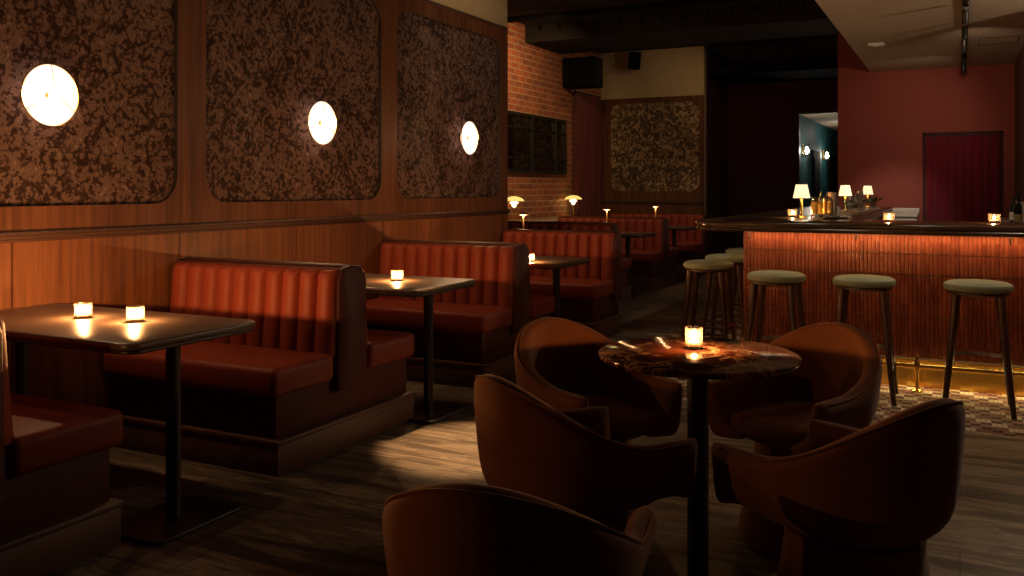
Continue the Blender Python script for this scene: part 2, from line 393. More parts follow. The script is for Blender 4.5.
# ------------------------------------------------------------------ ROOM
WX = -3.9          # left wall face
ZC = 3.5           # main ceiling
def sbox(name, mat, x0, x1, y0, y1, z0, z1, bev=0):
    return struct(B().box(x0, x1, y0, y1, z0, z1, bev).build(name, mat, smooth=False))
# floor: stone, with the mosaic field inlaid at the bar (L of stone around it)
fb = B()
fb.face([(-5.4, -2.6, 0), (3.2, -2.6, 0), (3.2, 5.37, 0), (-5.4, 5.37, 0)])
fb.face([(-5.4, 5.37, 0), (-2.32, 5.37, 0), (-2.32, 22, 0), (-5.4, 22, 0)])
fb.face([(-2.32, 5.37, 0), (3.2, 5.37, 0), (3.2, 22, 0), (-2.32, 22, 0)])
for i, f in enumerate(fb.bm.faces): f.material_index = 1 if i == 2 else 0
struct(fb.build('floor', [MT['stone'], MT['mosaic']], smooth=False))
sbox('ceiling', MT['darkceil'], -5.6, 3.4, -2.7, 13.9, ZC, ZC+.1)
sbox('wall_back', MT['brownwall'], -5.6, 3.4, -2.75, -2.6, 0, ZC)
sbox('wall_right', MT['brownwall'], 3.2, 3.35, -2.6, 9.0, 0, ZC)
sbox('wall_right', MT['brownwall'], .62, 3.35, 9.0, 13.1, 0, ZC)
# left wall and everything on it
sbox('wall_left', MT['plaster'], -4.15, WX, -2.6, 7.56, 0, 2.8)
sbox('wall_left', MT['plaster'], -4.15, -3.868, -2.6, 7.56, 2.8, ZC)
sbox('wall_left', MT['veneer'], -5.3, -3.866, 7.56, 7.64, 0, 2.80)
sbox('wall_left', MT['plaster'], -5.3, -3.87, 7.56, 7.64, 2.80, ZC)
PAN = [(-.10, 1.66), (1.86, 3.60), (3.81, 5.55), (5.76, 7.48)]
PZ0, PZ1 = 1.215, 2.685
def frame_plate():
    b = B(); edges = [-.30] + [(PAN[i][1]+PAN[i+1][0])/2 for i in range(3)] + [7.64]
    zt, zb, xf, xb = 2.80, 1.09, -3.865, -3.9
    for (y0, y1), e0, e1 in zip(PAN, edges, edges[1:]):
        hole = rrect(y0, y1, PZ0, PZ1, .16, 8)
        out = []
        for (y, z) in hole:   # project hole vertices to the outer rectangle
            cy, cz = (y0+y1)/2, (PZ0+PZ1)/2
            dy, dz = y-cy, z-cz
            t = min(((e1-cy) if dy > 0 else (cy-e0))/max(abs(dy), 1e-6), ((zt-cz) if dz > 0 else (cz-zb))/max(abs(dz), 1e-6))
            out.append((cy+dy*t, cz+dz*t))
        # snap four corners
        for cyr, czr in ((e0, zb), (e0, zt), (e1, zb), (e1, zt)):
            k = min(range(len(out)), key=lambda i: (out[i][0]-cyr)**2+(out[i][1]-czr)**2); out[k] = (cyr, czr)
        b.rings([[(xf, y, z) for y, z in out], [(xf, y, z) for y, z in hole], [(xb, y, z) for y, z in hole]], False, False)
    return b
fp = frame_plate()
for f in fp.bm.faces:
    if abs(f.calc_center_median().x+3.865) > .004: f.material_index = 1  # recess walls black: shade inside the recess is put into the colour
struct(fp.build('trim_1', [MT['frameveneer_shaded'], MT['black']], ang=20))
for i, (y0, y1) in enumerate(PAN):
    b = B(); b.rings([[(-3.897, y, z) for y, z in rrect(y0-.01, y1+.01, PZ0-.01, PZ1+.01, .16)], [(-3.890, y, z) for y, z in rrect(y0-.01, y1+.01, PZ0-.01, PZ1+.01, .16)]])
    struct(b.build('wall_left', MT['wallpaper'], smooth=False))
b = B(); b.box(-3.875, -3.862, -.30, 7.64, 2.80, 2.83); struct(b.build('trim_3', MT['trimwood'], smooth=False))
# chair rail profile
b = B()
prof = [(-3.9, 1.05), (-3.862, 1.05), (-3.858, 1.062), (-3.848, 1.066), (-3.846, 1.080), (-3.838, 1.084), (-3.838, 1.094), (-3.848, 1.098), (-3.9, 1.098)]
b.rings([[(x, -2.6, z) for x, z in prof], [(x, 7.645, z) for x, z in prof]]); struct(b.build('trim_4', MT['trimwood'], smooth=False))
# wainscot boards
b = B(); y = -.3
while y < 7.6:
    y1 = min(y+.98, 7.64); b.box(-3.9, -3.872, y+.002, y1-.002, 0, 1.055, .003, 1); y = y1
struct(b.build('trim_5', MT['veneer'], smooth=False))
sbox('baseboard_left', MT['trimwood'], -3.9, -3.85, -2.6, 7.64, 0, .12)

# recessed back section: brick wall with ledge
BX = -5.25
sbox('wall_left', MT['brick'], BX-.2, BX, 7.64, 13.75, 0, ZC)
lb = B().box(BX, -5.0, 7.65, 12.45, 0, .83).build('trim_6', MT['darkred'], smooth=False); struct(lb)
struct(B().box(BX, -4.96, 7.65, 12.45, .83, .865, .008).build('trim_7', plain('ledge_stone', (.45, .36, .32), .3), smooth=False))
# far wall: cream plaster over wood frame with one wallpaper panel
FY = 13.75
sbox('wall_far', MT['plaster'], -5.4, -3.55, FY, FY+.15, 0, ZC)
def far_plate():
    b = B(); x0, x1, z0, z1 = -5.07, -3.61, 1.25, 2.66
    hole = rrect(x0, x1, z0, z1, .15, 8); e0, e1, zb, zt = -5.25, -3.55, 0, 2.74; out = []
    cx, cz = (x0+x1)/2, (z0+z1)/2
    for (x, z) in hole:
        dx, dz = x-cx, z-cz
        t = min(((e1-cx) if dx > 0 else (cx-e0))/max(abs(dx), 1e-6), ((zt-cz) if dz > 0 else (cz-zb))/max(abs(dz), 1e-6)); out.append((cx+dx*t, cz+dz*t))
    for a, c in ((e0, zb), (e0, zt), (e1, zb), (e1, zt)):
        k = min(range(len(out)), key=lambda i: (out[i][0]-a)**2+(out[i][1]-c)**2); out[k] = (a, c)
    b.rings([[(x, FY-.03, z) for x, z in out], [(x, FY-.03, z) for x, z in hole], [(x, FY, z) for x, z in hole]], False, False)
    b.face([(e1, FY-.03, 0), (e1, FY-.03, zt), (e1, FY, zt), (e1, FY, 0)]); b.face([(e0, FY-.03, zt), (e1, FY-.03, zt), (e1, FY, zt), (e0, FY, zt)])
    return b
struct(far_plate().build('trim_8', MT['frameveneer_shaded'], smooth=False))
b = B(); b.rings([[(x, FY-.004, z) for x, z in rrect(-5.08, -3.60, 1.24, 2.67, .15)], [(x, FY-.012, z) for x, z in rrect(-5.08, -3.60, 1.24, 2.67, .15)]])
struct(b.build('wall_far', MT['wallpaper2'], smooth=False))
struct(B().box(-5.25, -3.55, FY-.06, FY-.03, 1.06, 1.11, .008).build('trim_9', MT['trimwood'], smooth=False))
# passage beside it and hallway beyond
sbox('wall_passage', MT['darkred'], -3.75, -3.55, FY+.15, 15.3, 0, ZC)
sbox('wall_passage', MT['darkred'], -3.75, -2.37, 15.3, 15.4, 0, ZC)
sbox('wall_passage', MT['darkred'], -2.37, -1.3, 15.3, 15.4, 2.52, ZC)
sbox('wall_passage', MT['darkred'], -1.50, -1.38, 13.12, 15.3, 0, ZC)
sbox('ceiling_passage', MT['blackp'], -3.75, -1.3, 13.9, 15.4, 3.06, 3.16)
sbox('wall_hall', MT['teal'], -2.5, -2.37, 15.4, 21, 0, 2.55)
sbox('wall_hall', MT['teal'], -1.38, -1.25, 15.3, 21, 0, 2.55)
sbox('wall_hall', MT['teal'], -2.5, -1.2, 21, 21.1, 0, 2.55)
sbox('ceiling_hall', MT['soffit'], -2.5, -1.2, 15.4, 21.1, 2.52, 2.62)
struct(B().box(-2.385, -2.365, 15.29, 15.42, 0, 2.54, .004).box(-2.385, -1.38, 15.29, 15.42, 2.515, 2.54, .004).build('trim_10', MT['black'], smooth=False))
for k, (a, c) in enumerate(((16.7, 17.6), (18.9, 20.4))):
    d = struct(B().box(-2.37, -2.34, a, c, 0, 1.98, .005).box(-2.345, -2.325, a+.1, c-.1, .2, .9, .004).box(-2.345, -2.325, a+.1, c-.1, 1.05, 1.85, .004).build('door_%d' % (k+1), MT['blackp'], smooth=False))
    B().tube([(-2.32, a+.08, 1.0), (-2.29, a+.08, 1.0), (-2.29, a+.18, 1.0)], .009).build('door_handle', MT['steel'], d)
for k, y in enumerate((15.62, 18.15)):
    t = empty('wall_sconce', (-2.37, y, 1.93)); tag(t, ['nearer glass tube sconce on the teal hallway wall', 'farther glass tube sconce on the teal hallway wall'][k], 'wall lamp', 'hallway sconces')
    B().box(0, .02, -.04, .04, -.10, .10, .005).build('backplate', MT['brass'], t)
    B().lathe([(0, -.11), (.05, -.11), (.05, .11), (0, .11)], .075, 0, 0, 18).build('glass_shade', MT['glass'], t)
    B().lathe([(0, -.07), (.022, -.06), (.022, .06), (0, .07)], .075, 0, 0, 14).build('bulb', MT['hall'], t)
    point('hall_light', (-2.22, y, 1.93), 6, (1, .86, .7), .03)
point('hall_ceiling_light', (-1.9, 17.5, 2.3), 3, (1, .9, .8), .1)

# red wall behind the bar, soffit above it, beam
RY = 13.0
sbox('wall_bar', MT['redwall'], -1.5, .62, RY, RY+.12, 0, ZC)
sbox('ceiling_soffit', MT['soffit'], -1.085, 3.2, 3.0, RY, 2.87, ZC-.005)
sbox('ceiling_beam', MT['darkceil'], BX, -1.09, 10.9, 12.05, 3.26, ZC-.003)
b = B()
for k, yy in enumerate((7.6, 8.9, 10.1)):
    b.tube([(BX+.02, yy, 3.42), (-1.1, yy, 3.42)], .035, 10)
for k in range(14):
    b.tube([(-5+k*.28, 10.86, 3.40), (-5+k*.28, 10.86, 3.48)], .012, 8)
tag(b.build('ceiling_pipes', MT['blackp']), 'black painted pipes running across under the dark ceiling', 'pipe')
# access panel outline and mouldings on the soffit
struct(B().box(.18, .55, 11.1, 11.105, 2.866, 2.871).box(.18, .185, 10.6, 11.1, 2.866, 2.871).box(.55, .555, 10.6, 11.105, 2.866, 2.871).box(.18, .55, 10.6, 10.605, 2.866, 2.871).build('trim_11', MT['blackp'], smooth=False))

# doorway curtain behind the bar
def curtain(name, w, h, nf, amp, mat, parent=None, seed=1):
    random.seed(seed); b = B(); n = nf*10; ph = [random.uniform(-.5, .5) for _ in range(nf+1)]
    rows = []
    for j in range(9):
        z = h*j/8; row = []
        for i in range(n+1):
            u = i/n; f = u*nf; k = int(min(f, nf-1)); a = amp*(.75+.35*ph[k])*(1-.25*j/8)
            row.append((u*w, a*math.cos(2*PI*f+.5*math.sin(3*u)+.2*ph[k]), z))
        rows.append(row)
    th = .006
    vr = [[b.bm.verts.new(p) for p in r] for r in rows]
    for a, c in zip(vr, vr[1:]):
        for i in range(n): b.bm.faces.new((a[i], a[i+1], c[i+1], c[i]))
    o = b.build(name, mat, parent, ang=80)
    sm = o.modifiers.new('s', 'SOLIDIFY'); sm.thickness = th; return o
t = empty('doorway_curtain', (-.41, RY-.07, .02)); tag(t, 'dark crimson pleated curtain filling the doorway behind the bar', 'curtain')
curtain('curtain_cloth', .87, 1.96, 9, .042, MT['curtain_bar'], t, 3)
B().tube([(-.02, 0, 1.965), (.88, 0, 1.965)], .006).build('curtain_rod', MT['black'], t)
struct(B().box(-.44, -.41, RY-.02, RY, 0, 2.03).box(.46, .49, RY-.02, RY, 0, 2.03).box(-.44, .49, RY-.02, RY, 2.0, 2.03).build('trim_12', MT['darkred'], smooth=False))
t = empty('wall_curtain', (-5.18, 12.50, .03), PI/2); tag(t, 'dark red full-height curtain beside the brick wall in the far corner', 'curtain')
curtain('curtain_cloth', 1.05, 2.72, 9, .035, MT['curtain'], t, 5)
B().tube([(-.02, 0, 2.73), (1.07, 0, 2.73)], .014).build('curtain_rod', MT['black'], t)

# steel framed mirror in the brick wall
w1 = struct(B().box(BX, BX+.012, 9.2, 12.2, 1.53, 2.27).build('window_1', MT['darkglass'], smooth=False))
b = B()
for yy in (9.2, 10.02, 10.22, 11.05, 11.85, 12.2): b.box(BX, BX+.05, yy-.022, yy+.022, 1.50, 2.30, .004)
for zz in (1.52, 1.70, 2.10, 2.28): b.box(BX, BX+.045, 9.18, 12.22, zz-(.022 if zz in (1.52, 2.28) else .010), zz+(.022 if zz in (1.52, 2.28) else .010), .003)
b.build('window_frame', MT['black'], w1, smooth=False)

# ------------------------------------------------------------------ BOOTHS
def channels(b, x0, x1, yb, yt, zb, zt, n, sgn, back):
    """channel-tufted face. front face at y from yb (bottom) to yt (top), bulging towards sgn; flat back at y=back"""
    m = 8; w = (x1-x0)/n; cols = []
    for i in range(n):
        for k in range(m+(1 if i == n-1 else 0)):
            u = k/m; cols.append((x0+(i+u)*w, .037*math.sin(PI*u)**.5 if 0 < u < 1 else 0))
    prof = []
    nz = 10
    for j in range(nz+1):
        f = j/nz; prof.append((yb+(yt-yb)*f, zb+(zt-.045-zb)*f, 1.0))
    R = .045
    for j in range(1, 7):
        a = PI/2*j/6; prof.append((yt-sgn*R*(1-math.cos(a)), zt-R+R*math.sin(a), math.cos(a)**.5 if j < 6 else .0))
    rows = []
    for x, bu in cols:
        r = [(x, y+sgn*bu*s, z+bu*.35*(1 - s) if False else z) for y, z, s in prof]
        r.append((x, back, zt)); r.append((x, back, zb)); rows.append(r)
    b.rings(rows, True, True)
    return b
def seat_cushion(b, x0, x1, y0, y1, z0, z1):
    """puffy seat: rounded on the two exposed sides"""
    b.box(x0, x1, y0, y1, z0, z1, .032, 4); return b
def bench(parent, x0, x1, y0, y1, side, back_y, n):
    """one seat; side=-1: faces -Y"""
    # y0 = front edge, y1 = at backrest
    lo, hi = min(y0, y1), max(y0, y1)
    s = seat_cushion(B(), x0, x1+.005, lo, hi, .355, .49).build('seat', MT['leather'], parent)
    yf = y1
    B_ = channels(B(), x0, x1-.015, yf, yf-side*(-.03)*-1 if False else yf+(-side)*.03, .47, .895, n, side, back_y)
    bk = B_.build('backrest', MT['leather'], parent, ang=70)
    b = B().tube([(x0, yf+(-side)*.055, .896), (x1-.015, yf+(-side)*.055, .896)], .006, 8)
    b.build('piping', MT['leather_side'], bk)
def double_booth(name, label, x0, x1, y0, n=10, single=None, length=1.17):
    """single: None both seats; 'near' only the seat facing the camera"""
    t = empty(name, ((x0+x1)/2, y0, 0)); tag(t, label, 'booth seat', 'red leather booth benches')
    X0, X1 = x0-(x0+x1)/2, x1-(x0+x1)/2
    ym = length/2 if single is None else .60
    yend = length if single is None else .68
    # plinth with a stepped cap
    b = B().box(X0, X1, .03, yend-.02, 0, .135, .004).box(X0, X1+.006, .024, yend-.014, .135, .160, .006)
    b.build('plinth', MT['kickwood'], t)
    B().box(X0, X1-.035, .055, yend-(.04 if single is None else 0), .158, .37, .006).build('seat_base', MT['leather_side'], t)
    a = ym-.145 if single is None else ym-.13
    bench(t, X0, X1, 0, a, -1, ym, n)
    if single is None: bench(t, X0, X1, length, ym+.145, 1, ym, n)
    # end upholstery panel closing the backrest
    yb0 = a+.02; yb1 = (ym+.125) if single is None else yend
    prof = [(yb0, .30), (yb0+.012, .84), (yb0+.03, .88), (yb0+.06, .902), ((yb0+yb1)/2, .908), (yb1-.06, .902), (yb1-.03, .88), (yb1-.012, .84), (yb1, .30)]
    b = B().rings([[(X1-.03, y, z) for y, z in prof], [(X1-.006, y, z) for y, z in prof], [(X1+.004, (y-(yb0+yb1)/2)*.93+(yb0+yb1)/2, z-.012 if z > .5 else z) for y, z in prof]])
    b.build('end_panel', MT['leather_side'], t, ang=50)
    # top rail between the two backrests
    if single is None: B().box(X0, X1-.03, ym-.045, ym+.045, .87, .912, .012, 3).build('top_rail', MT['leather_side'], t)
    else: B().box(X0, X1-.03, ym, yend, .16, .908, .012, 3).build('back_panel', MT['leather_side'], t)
    return t
XB0, XB1 = -3.86, -2.74
double_booth('booth_bench', 'red leather booth seat cut off at the lower left, nearest the camera', XB0, XB1, 1.14)
double_booth('booth_bench', 'red channel-backed double booth between the two-candle table and the next table', XB0, XB1, 3.10)
double_booth('booth_bench', 'red channel-backed double booth under the third wall lamp, second along the wood wall', XB0, XB1, 5.06)
double_booth('booth_bench', 'single red channel-backed booth at the end of the wood wall', XB0, XB1, 7.03, single='near')
double_booth('booth_bench', 'dim red double booth in the brick section just behind the wood wall', -4.95, -3.45, 8.88, 12)
double_booth('booth_bench', 'red double booth in the brick section, middle one of the far row', -4.95, -3.45, 10.84, 12)
double_booth('booth_bench', 'red booth bench against the far wall below the pale foliage panel', -4.95, -3.45, 12.86, 12, single='near')

def table(loc, label, L_=1.28, W=.68, poles=(.49, -.42)):
    t = empty('booth_table', (loc[0], loc[1], 0)); tag(t, label, 'table', 'dark booth tables')
    b = B(); slab(b, rrect(-L_/2, L_/2, -W/2, W/2, .06, 6), .722, .75, .010); tp = b.build('tabletop', MT['tabletop'], t)
    b = B(); slab(b, rrect(-L_/2+.006, L_/2-.006, -W/2+.006, W/2-.006, .06, 6), .709, .7225, .004); b.build('tabletop_edge', MT['black'], tp)
    for px_ in poles:
        lg = B().lathe([(0, .014), (.028, .014), (.028, .699), (.10, .704), (.10, .710), (0, .710)], px_, 0, 0, 20).build('table_leg', MT['black'], t)
        b = B(); slab(b, rrect(px_-.16, px_+.16, -.22, .22, .03, 4), 0, .016, .005); b.build('foot_plate', MT['black'], lg)
    return t
table((-3.24, 2.54), 'dark booth table with two lit candles at the left edge of the picture', W=.66)
table((-3.24, .55), 'dark booth table beyond the left edge of the picture')
table((-3.24, 4.42), 'dark booth table with one candle between the first and second double booths')
table((-3.24, 6.26), 'dark booth table with one candle in front of the end booth of the wood wall')
table((-3.93, 8.32), 'small dark booth table mostly hidden behind the end booth', 1.15, .60, (.25, -.3))
table((-3.93, 10.44), 'dark table between the two far double booths', 1.15, .60, (.30, -.3))
table((-3.93, 12.42), 'dark table in front of the booth against the far wall', 1.15, .60, (.30, -.3))

# ------------------------------------------------------------------ SCONCES
names = ['round opal wall lamp on the left wallpaper panel, largest of three',
         'round opal wall lamp on the middle wallpaper panel', 'round opal wall lamp on the right wallpaper panel, smallest of three']
def sconce():
    t = empty('wall_lamp', (-3.89, 0, SCONCE_Z))
    R90 = Matrix.Rotation(PI/2, 3, 'Y')
    B().lathe([(0, 0), (.05, 0), (.05, .012), (.014, .02), (.012, .05), (0, .05)], 0, 0, 0, 24, R90).build('backplate', MT['brass'], t)
    B().lathe([(0, .048), (.06, .046), (.12, .058), (.143, .075), (.145, .079), (.140, .080), (.118, .066), (.06, .056), (0, .055)], 0, 0, 0, 40, R90).build('opal_disc', MT['opal'], t)
    # rim ring
    bb = B(); n = 48; g = []
    for i in range(n):
        a = 2*PI*i/n
        g.append([(.079+.003*math.cos(2*PI*k/8), (.146+.003*math.sin(2*PI*k/8))*math.cos(a), (.146+.003*math.sin(2*PI*k/8))*math.sin(a)) for k in range(8)])
    g.append(g[0]); bb.rings(g, False, False); bb.build('rim', MT['brass'], t)
    s = B().lathe([(0, .055), (.012, .055), (.016, .065), (.012, .082), (0, .084)], 0, 0, 0, 18, R90).build('lamp_socket', MT['brass'], t)
    b = B(); bmesh.ops.create_uvsphere(b.bm, u_segments=18, v_segments=12, radius=.020, matrix=Matrix.Translation((.104, 0, 0))); b.build('bulb', MT['bulb'], t)
    b = B()
    for a in (PI/2, PI/2+2.09, PI/2+4.19): b.tube([(.09, .012*math.cos(a), .012*math.sin(a)), (.10, .07*math.cos(a), .07*math.sin(a)), (.082, .142*math.cos(a), .142*math.sin(a))], .0016, 6)
    b.build('wire_stay', MT['brass'], t)
    return t
s0 = sconce()
for i, y in enumerate(SCONCE_Y):
    o = s0 if i == 0 else copy_tree(s0)
    o.location = (-3.89, y, SCONCE_Z); tag(o, names[i], 'wall lamp', 'round wall lamps')
    point('wall_lamp_light', (-3.89+.104, y, SCONCE_Z), 15, WARM, .016)

# ------------------------------------------------------------------ CANDLES
def candle_proto(hex_=True):
    t = empty('candle_glass')
    b = B(); r = .036; h = .062
    prof = [(0, 0), (r*.92, 0), (r, .006), (r, h), (r-.0035, h), (r-.004, .012), (0, .010)]
    b.lathe(prof, n=10 if hex_ else 28)
    b.build('glass_cup', MT['votive'], t, ang=20 if hex_ else 40)
    wx = B().lathe([(0, .011), (.027, .011), (.027, .018), (.024, .020), (0, .019)], n=20).build('wax', MT['wax'], t)
    B().tube([(0, 0, .019), (.001, 0, .026)], .0008, 6).build('wick', MT['black'], wx)
    B().lathe([(0, .023), (.0045, .027), (.0062, .033), (.0045, .042), (.0018, .050), (0, .054)], n=12).build('flame', MT['flame'], t)
    return t
cps = [(-3.32, 2.58, .75, 'votive candle farther from the camera of the two on the left table', 'candles on booth tables'),
       (-3.03, 2.60, .75, 'votive candle nearer the table end of the two on the left table', 'candles on booth tables'),
       (-2.98, 4.44, .75, 'lit votive candle alone on the table behind the first double booth', 'candles on booth tables'),
       (-2.86, 6.02, .75, 'lit votive candle on the table in front of the end booth', 'candles on booth tables'),
       (-1.18, 7.30, 1.07, 'lit candle glass beside the brass table lamp at the left end of the bar', 'candles on the bar'),
       (-.43, 6.55, 1.07, 'lit candle glass in the middle of the bar counter', 'candles on the bar'),
       (.20, 6.62, 1.07, 'lit candle glass on the bar in front of the curtain', 'candles on the bar')]
cps.append((-2.80, .52, .75, 'lit votive candle on the table beyond the left edge of the picture', 'candles on booth tables'))
cp = candle_proto()
for i, (x, y, z, lab, g) in enumerate(cps):
    o = cp if i == 0 else copy_tree(cp)
    o.location = (x, y, z+.0005); tag(o, lab, 'candle', g)
    point('candle_light', (x, y, z+.038), 21 if z < 1 else 2.6, (1, .48, .17), .007)
rc = candle_proto(False); rc.location = (-.79, 2.93, .7685); rc.scale = (.80, .80, 1.1)
tag(rc, 'lit candle in a clear glass on the round marble table', 'candle')
point('candle_light', (-.79, 2.93, .815), 9, (1, .45, .15), .007)

# ------------------------------------------------------------------ ROUND TABLE
TC = (-.758, 2.86)
t = empty('round_table', (TC[0], TC[1], 0)); tag(t, 'round red-brown marble table with a slim black pedestal', 'table')
tp = B().lathe([(0, .746), (.312, .746), (.318, .750), (.320, .757), (.318, .764), (.312, .768), (0, .768)], n=80).build('tabletop', MT['redmarble'], t)
B().lathe([(.15, .736), (.15, .746), (0, .746), (0, .736)], n=32).build('mounting_plate', MT['black'], tp)
B().lathe([(0, .01), (.034, .01), (.034, .737), (0, .737)], n=32).build('pedestal', MT['black'], t)
B().lathe([(0, 0), (.235, 0), (.24, .006), (.22, .014), (.06, .022), (.05, .03), (0, .03)], n=48).build('base_plate', MT['black'], t)

# ------------------------------------------------------------------ TUB CHAIRS
def chair_proto():
    t = empty('tub_chair')
    R = .262; fx = .245; cx = -.02
    # U path from right-front around the back to left-front (outer rim line)
    path = []
    ns, na = 9, 30
    for i in range(ns): path.append((fx-(fx-cx)*i/ns, -(R-.012+.012*i/ns), 0, -1))
    for i in range(na+1):
        a = -PI/2-PI*i/na; path.append((cx+R*math.cos(a)*1.0, R*math.sin(a), math.cos(a), math.sin(a)))
    for i in range(ns-1, -1, -1): path.append((fx-(fx-cx)*i/ns, (R-.012+.012*i/ns), 0, 1))
    # arc length
    s = [0]
    for p, q in zip(path, path[1:]): s.append(s[-1]+math.hypot(q[0]-p[0], q[1]-p[1]))
    tot = s[-1]
    def rimz(u):       # u in 0..1 around, .5 = back centre
        d = abs(u-.5)*2   # 0 back, 1 front
        f = math.cos(PI/2*min(1, d/.84))**1.8
        return .588+.192*f
    def section(zr):
        zm = .50
        return [(.034, zr), (.016, zr-.004), (.004, zr-.016), (0, zr-.034), (.006, (zr+zm)/2), (.016, zm+.01), (.034, .455), (.065, .418), (.11, .398), (.16, .392),
                (.16, .42), (.10, .44), (.078, .48), (.070, (zr+zm)/2), (.066, zr-.034), (.062, zr-.016), (.052, zr-.004)]
    rings = []
    def station(p, zr, fwd=0, k=1.0, zc=None):
        pts = []
        for ins, z in section(zr):
            i2 = .034+(ins-.034)*k if k < 1 else ins
            z2 = z if k == 1 else zc+(z-zc)*(.93+.07*k)
            pts.append((p[0]-p[2]*i2+fwd, p[1]-p[3]*i2, z2))
        return pts
    z0 = rimz(0)
    for k, f in ((.10, .046), (.45, .043), (.75, .030), (.93, .014)): rings.append(station(path[0], z0, f, k, .52))
    for i, p in enumerate(path): rings.append(station(p, rimz(s[i]/tot)))
    for k, f in ((.93, .014), (.75, .030), (.45, .043), (.10, .046)): rings.append(station(path[-1], z0, f, k, .52))
    sh = B().rings(rings).build('shell', MT['velvet'], t, ang=80)
    ss = sh.modifiers.new('sub', 'SUBSURF'); ss.levels = 1; ss.render_levels = 1
    # piping: seam along the rim outer edge
    pts = []
    for i, p in enumerate(path): zr = rimz(s[i]/tot); pts.append((p[0]-p[2]*.010, p[1]-p[3]*.010, zr-.007))
    B().tube(pts, .0035, 6).build('piping', MT['velvet'], sh)
    # under-body: closed bowl below the seat
    def dshape(ins, z, front):
        pts = []
        for i, p in enumerate(path[ns:-ns]): pts.append((p[0]-p[2]*ins, p[1]-p[3]*ins, z))
        w = R-ins; 
        for k in range(1, 8):
            a = PI/2-PI*k/8
            pts.append((front-.08+.08*math.cos(a)**.8 if math.cos(a) > 0 else front-.08, w*math.sin(a)/1.0, z))
        return pts
    def loft(levels): return B().rings([dshape(*l) for l in levels])
    loft([(.16, .385, .18), (.11, .388, .215), (.085, .41, .242), (.08, .43, .248)]).build('under_body', MT['velvet'], t, ang=80)
    loft([(.10, .415, .25), (.082, .422, .268), (.078, .44, .275), (.080, .462, .273), (.095, .474, .258), (.13, .480, .22)]).build('seat_cushion', MT['velvet'], t, ang=80)
    B().lathe([(0, 0), (.235, 0), (.243, .012), (.238, .05), (.215, .16), (.19, .27), (.178, .36), (.18, .39), (0, .39)], -.01, 0, 0, 44).build('base', MT['velvet'], t)
    return t
ch0 = chair_proto()
chairs = [(149, .60, 'rust tub chair behind the round table on its left side'),
          (236, .585, 'rust tub chair at the near left of the round table, outer side to the camera'),
          (331, .585, 'rust tub chair at the near right of the round table, outer side to the camera'),
          (68, .62, 'rust tub chair behind the round table on its right, inside facing out')]
for i, (a, d, lab) in enumerate(chairs):
    o = ch0 if i == 0 else copy_tree(ch0)
    a = math.radians(a); dx = (0, .075, -.02, .01)[i]; o.location = (TC[0]+d*math.cos(a)+dx*.894, TC[1]+d*math.sin(a)+dx*.447, 0); o.rotation_euler = (0, 0, a+PI); tag(o, lab, 'armchair', 'rust velvet tub chairs')
o = copy_tree(ch0); o.location = (-.803, 1.625, 0); o.rotation_euler = (0, 0, math.radians(99)); tag(o, 'rust tub chair cut off by the bottom edge, seen from behind', 'armchair', 'rust velvet tub chairs')

# ------------------------------------------------------------------ BAR
FYB = 6.42; XL = -1.376
t = empty('bar_counter', (-.1, 6.7, 0)); tag(t, 'terracotta tiled bar with a dark polished stone top', 'bar')
def loc(o, parent):     # parts are modelled in world space: shift into the parent's frame
    o.parent = parent; o.matrix_parent_inverse = parent.matrix_world.inverted(); return o
bpy.context.view_layer.update()
def wpart(b, name, mat, parent, **k):
    o = b.build(name, mat, None, **k); o.parent = parent; o.matrix_parent_inverse = Matrix.Translation(-Vector(parent.location)); return o
TZ0, TZ1, NR = .19, 1.0, 6
core = B().box(XL+.012, 1.7, FYB+.012, 6.9, .0, 1.0).box(XL+.012, -.80, 6.9, 12.0, 0, 1.0)
wpart(core, 'bar_body', plain('tile_grout', (.42, .28, .19), .9), t, smooth=False)
def tile_rows(b, a0, a1, put):
    rh = (TZ1-TZ0)/NR; p = .025
    for r in range(NR):
        z0 = TZ0+r*rh+.0035; z1 = TZ0+(r+1)*rh-.0035; k = 0; a = a0
        while a+p <= a1+.001:
            put(a+.0007, a+p-.0007, z0, z1); a += p
bt = B()
def finger(x0, x1, z0, z1):
    # half-round finger tile facing -Y
    xm = (x0+x1)/2; q = (x1-x0)*.28; d = .010
    v = [bt.bm.verts.new(c) for c in ((x0, FYB+.012, z0), (x0, FYB+.004, z0), (xm-q, FYB, z0), (xm+q, FYB, z0), (x1, FYB+.004, z0), (x1, FYB+.012, z0),
                                      (x0, FYB+.012, z1), (x0, FYB+.004, z1), (xm-q, FYB, z1), (xm+q, FYB, z1), (x1, FYB+.004, z1), (x1, FYB+.012, z1))]
    for i in range(5): bt.bm.faces.new((v[i], v[i+1], v[i+7], v[i+6]))
    bt.bm.faces.new(v[:6]); bt.bm.faces.new(v[6:][::-1])
tile_rows(bt, XL, 1.7, finger); wpart(bt, 'tile_front', MT['tile'], t, smooth=False)
bt = B()
def finger2(y0, y1, z0, z1):
    X = XL; ym = (y0+y1)/2; q = (y1-y0)*.28
    v = [bt.bm.verts.new(c) for c in ((X+.012, y0, z0), (X+.004, y0, z0), (X, ym-q, z0), (X, ym+q, z0), (X+.004, y1, z0), (X+.012, y1, z0),
                                      (X+.012, y0, z1), (X+.004, y0, z1), (X, ym-q, z1), (X, ym+q, z1), (X+.004, y1, z1), (X+.012, y1, z1))]
    for i in range(5): bt.bm.faces.new((v[i], v[i+1], v[i+7], v[i+6]))
    bt.bm.faces.new(v[:6]); bt.bm.faces.new(v[6:][::-1])
tile_rows(bt, FYB+.012, 11.99, finger2); wpart(bt, 'tile_side', MT['tile'], t, smooth=False)
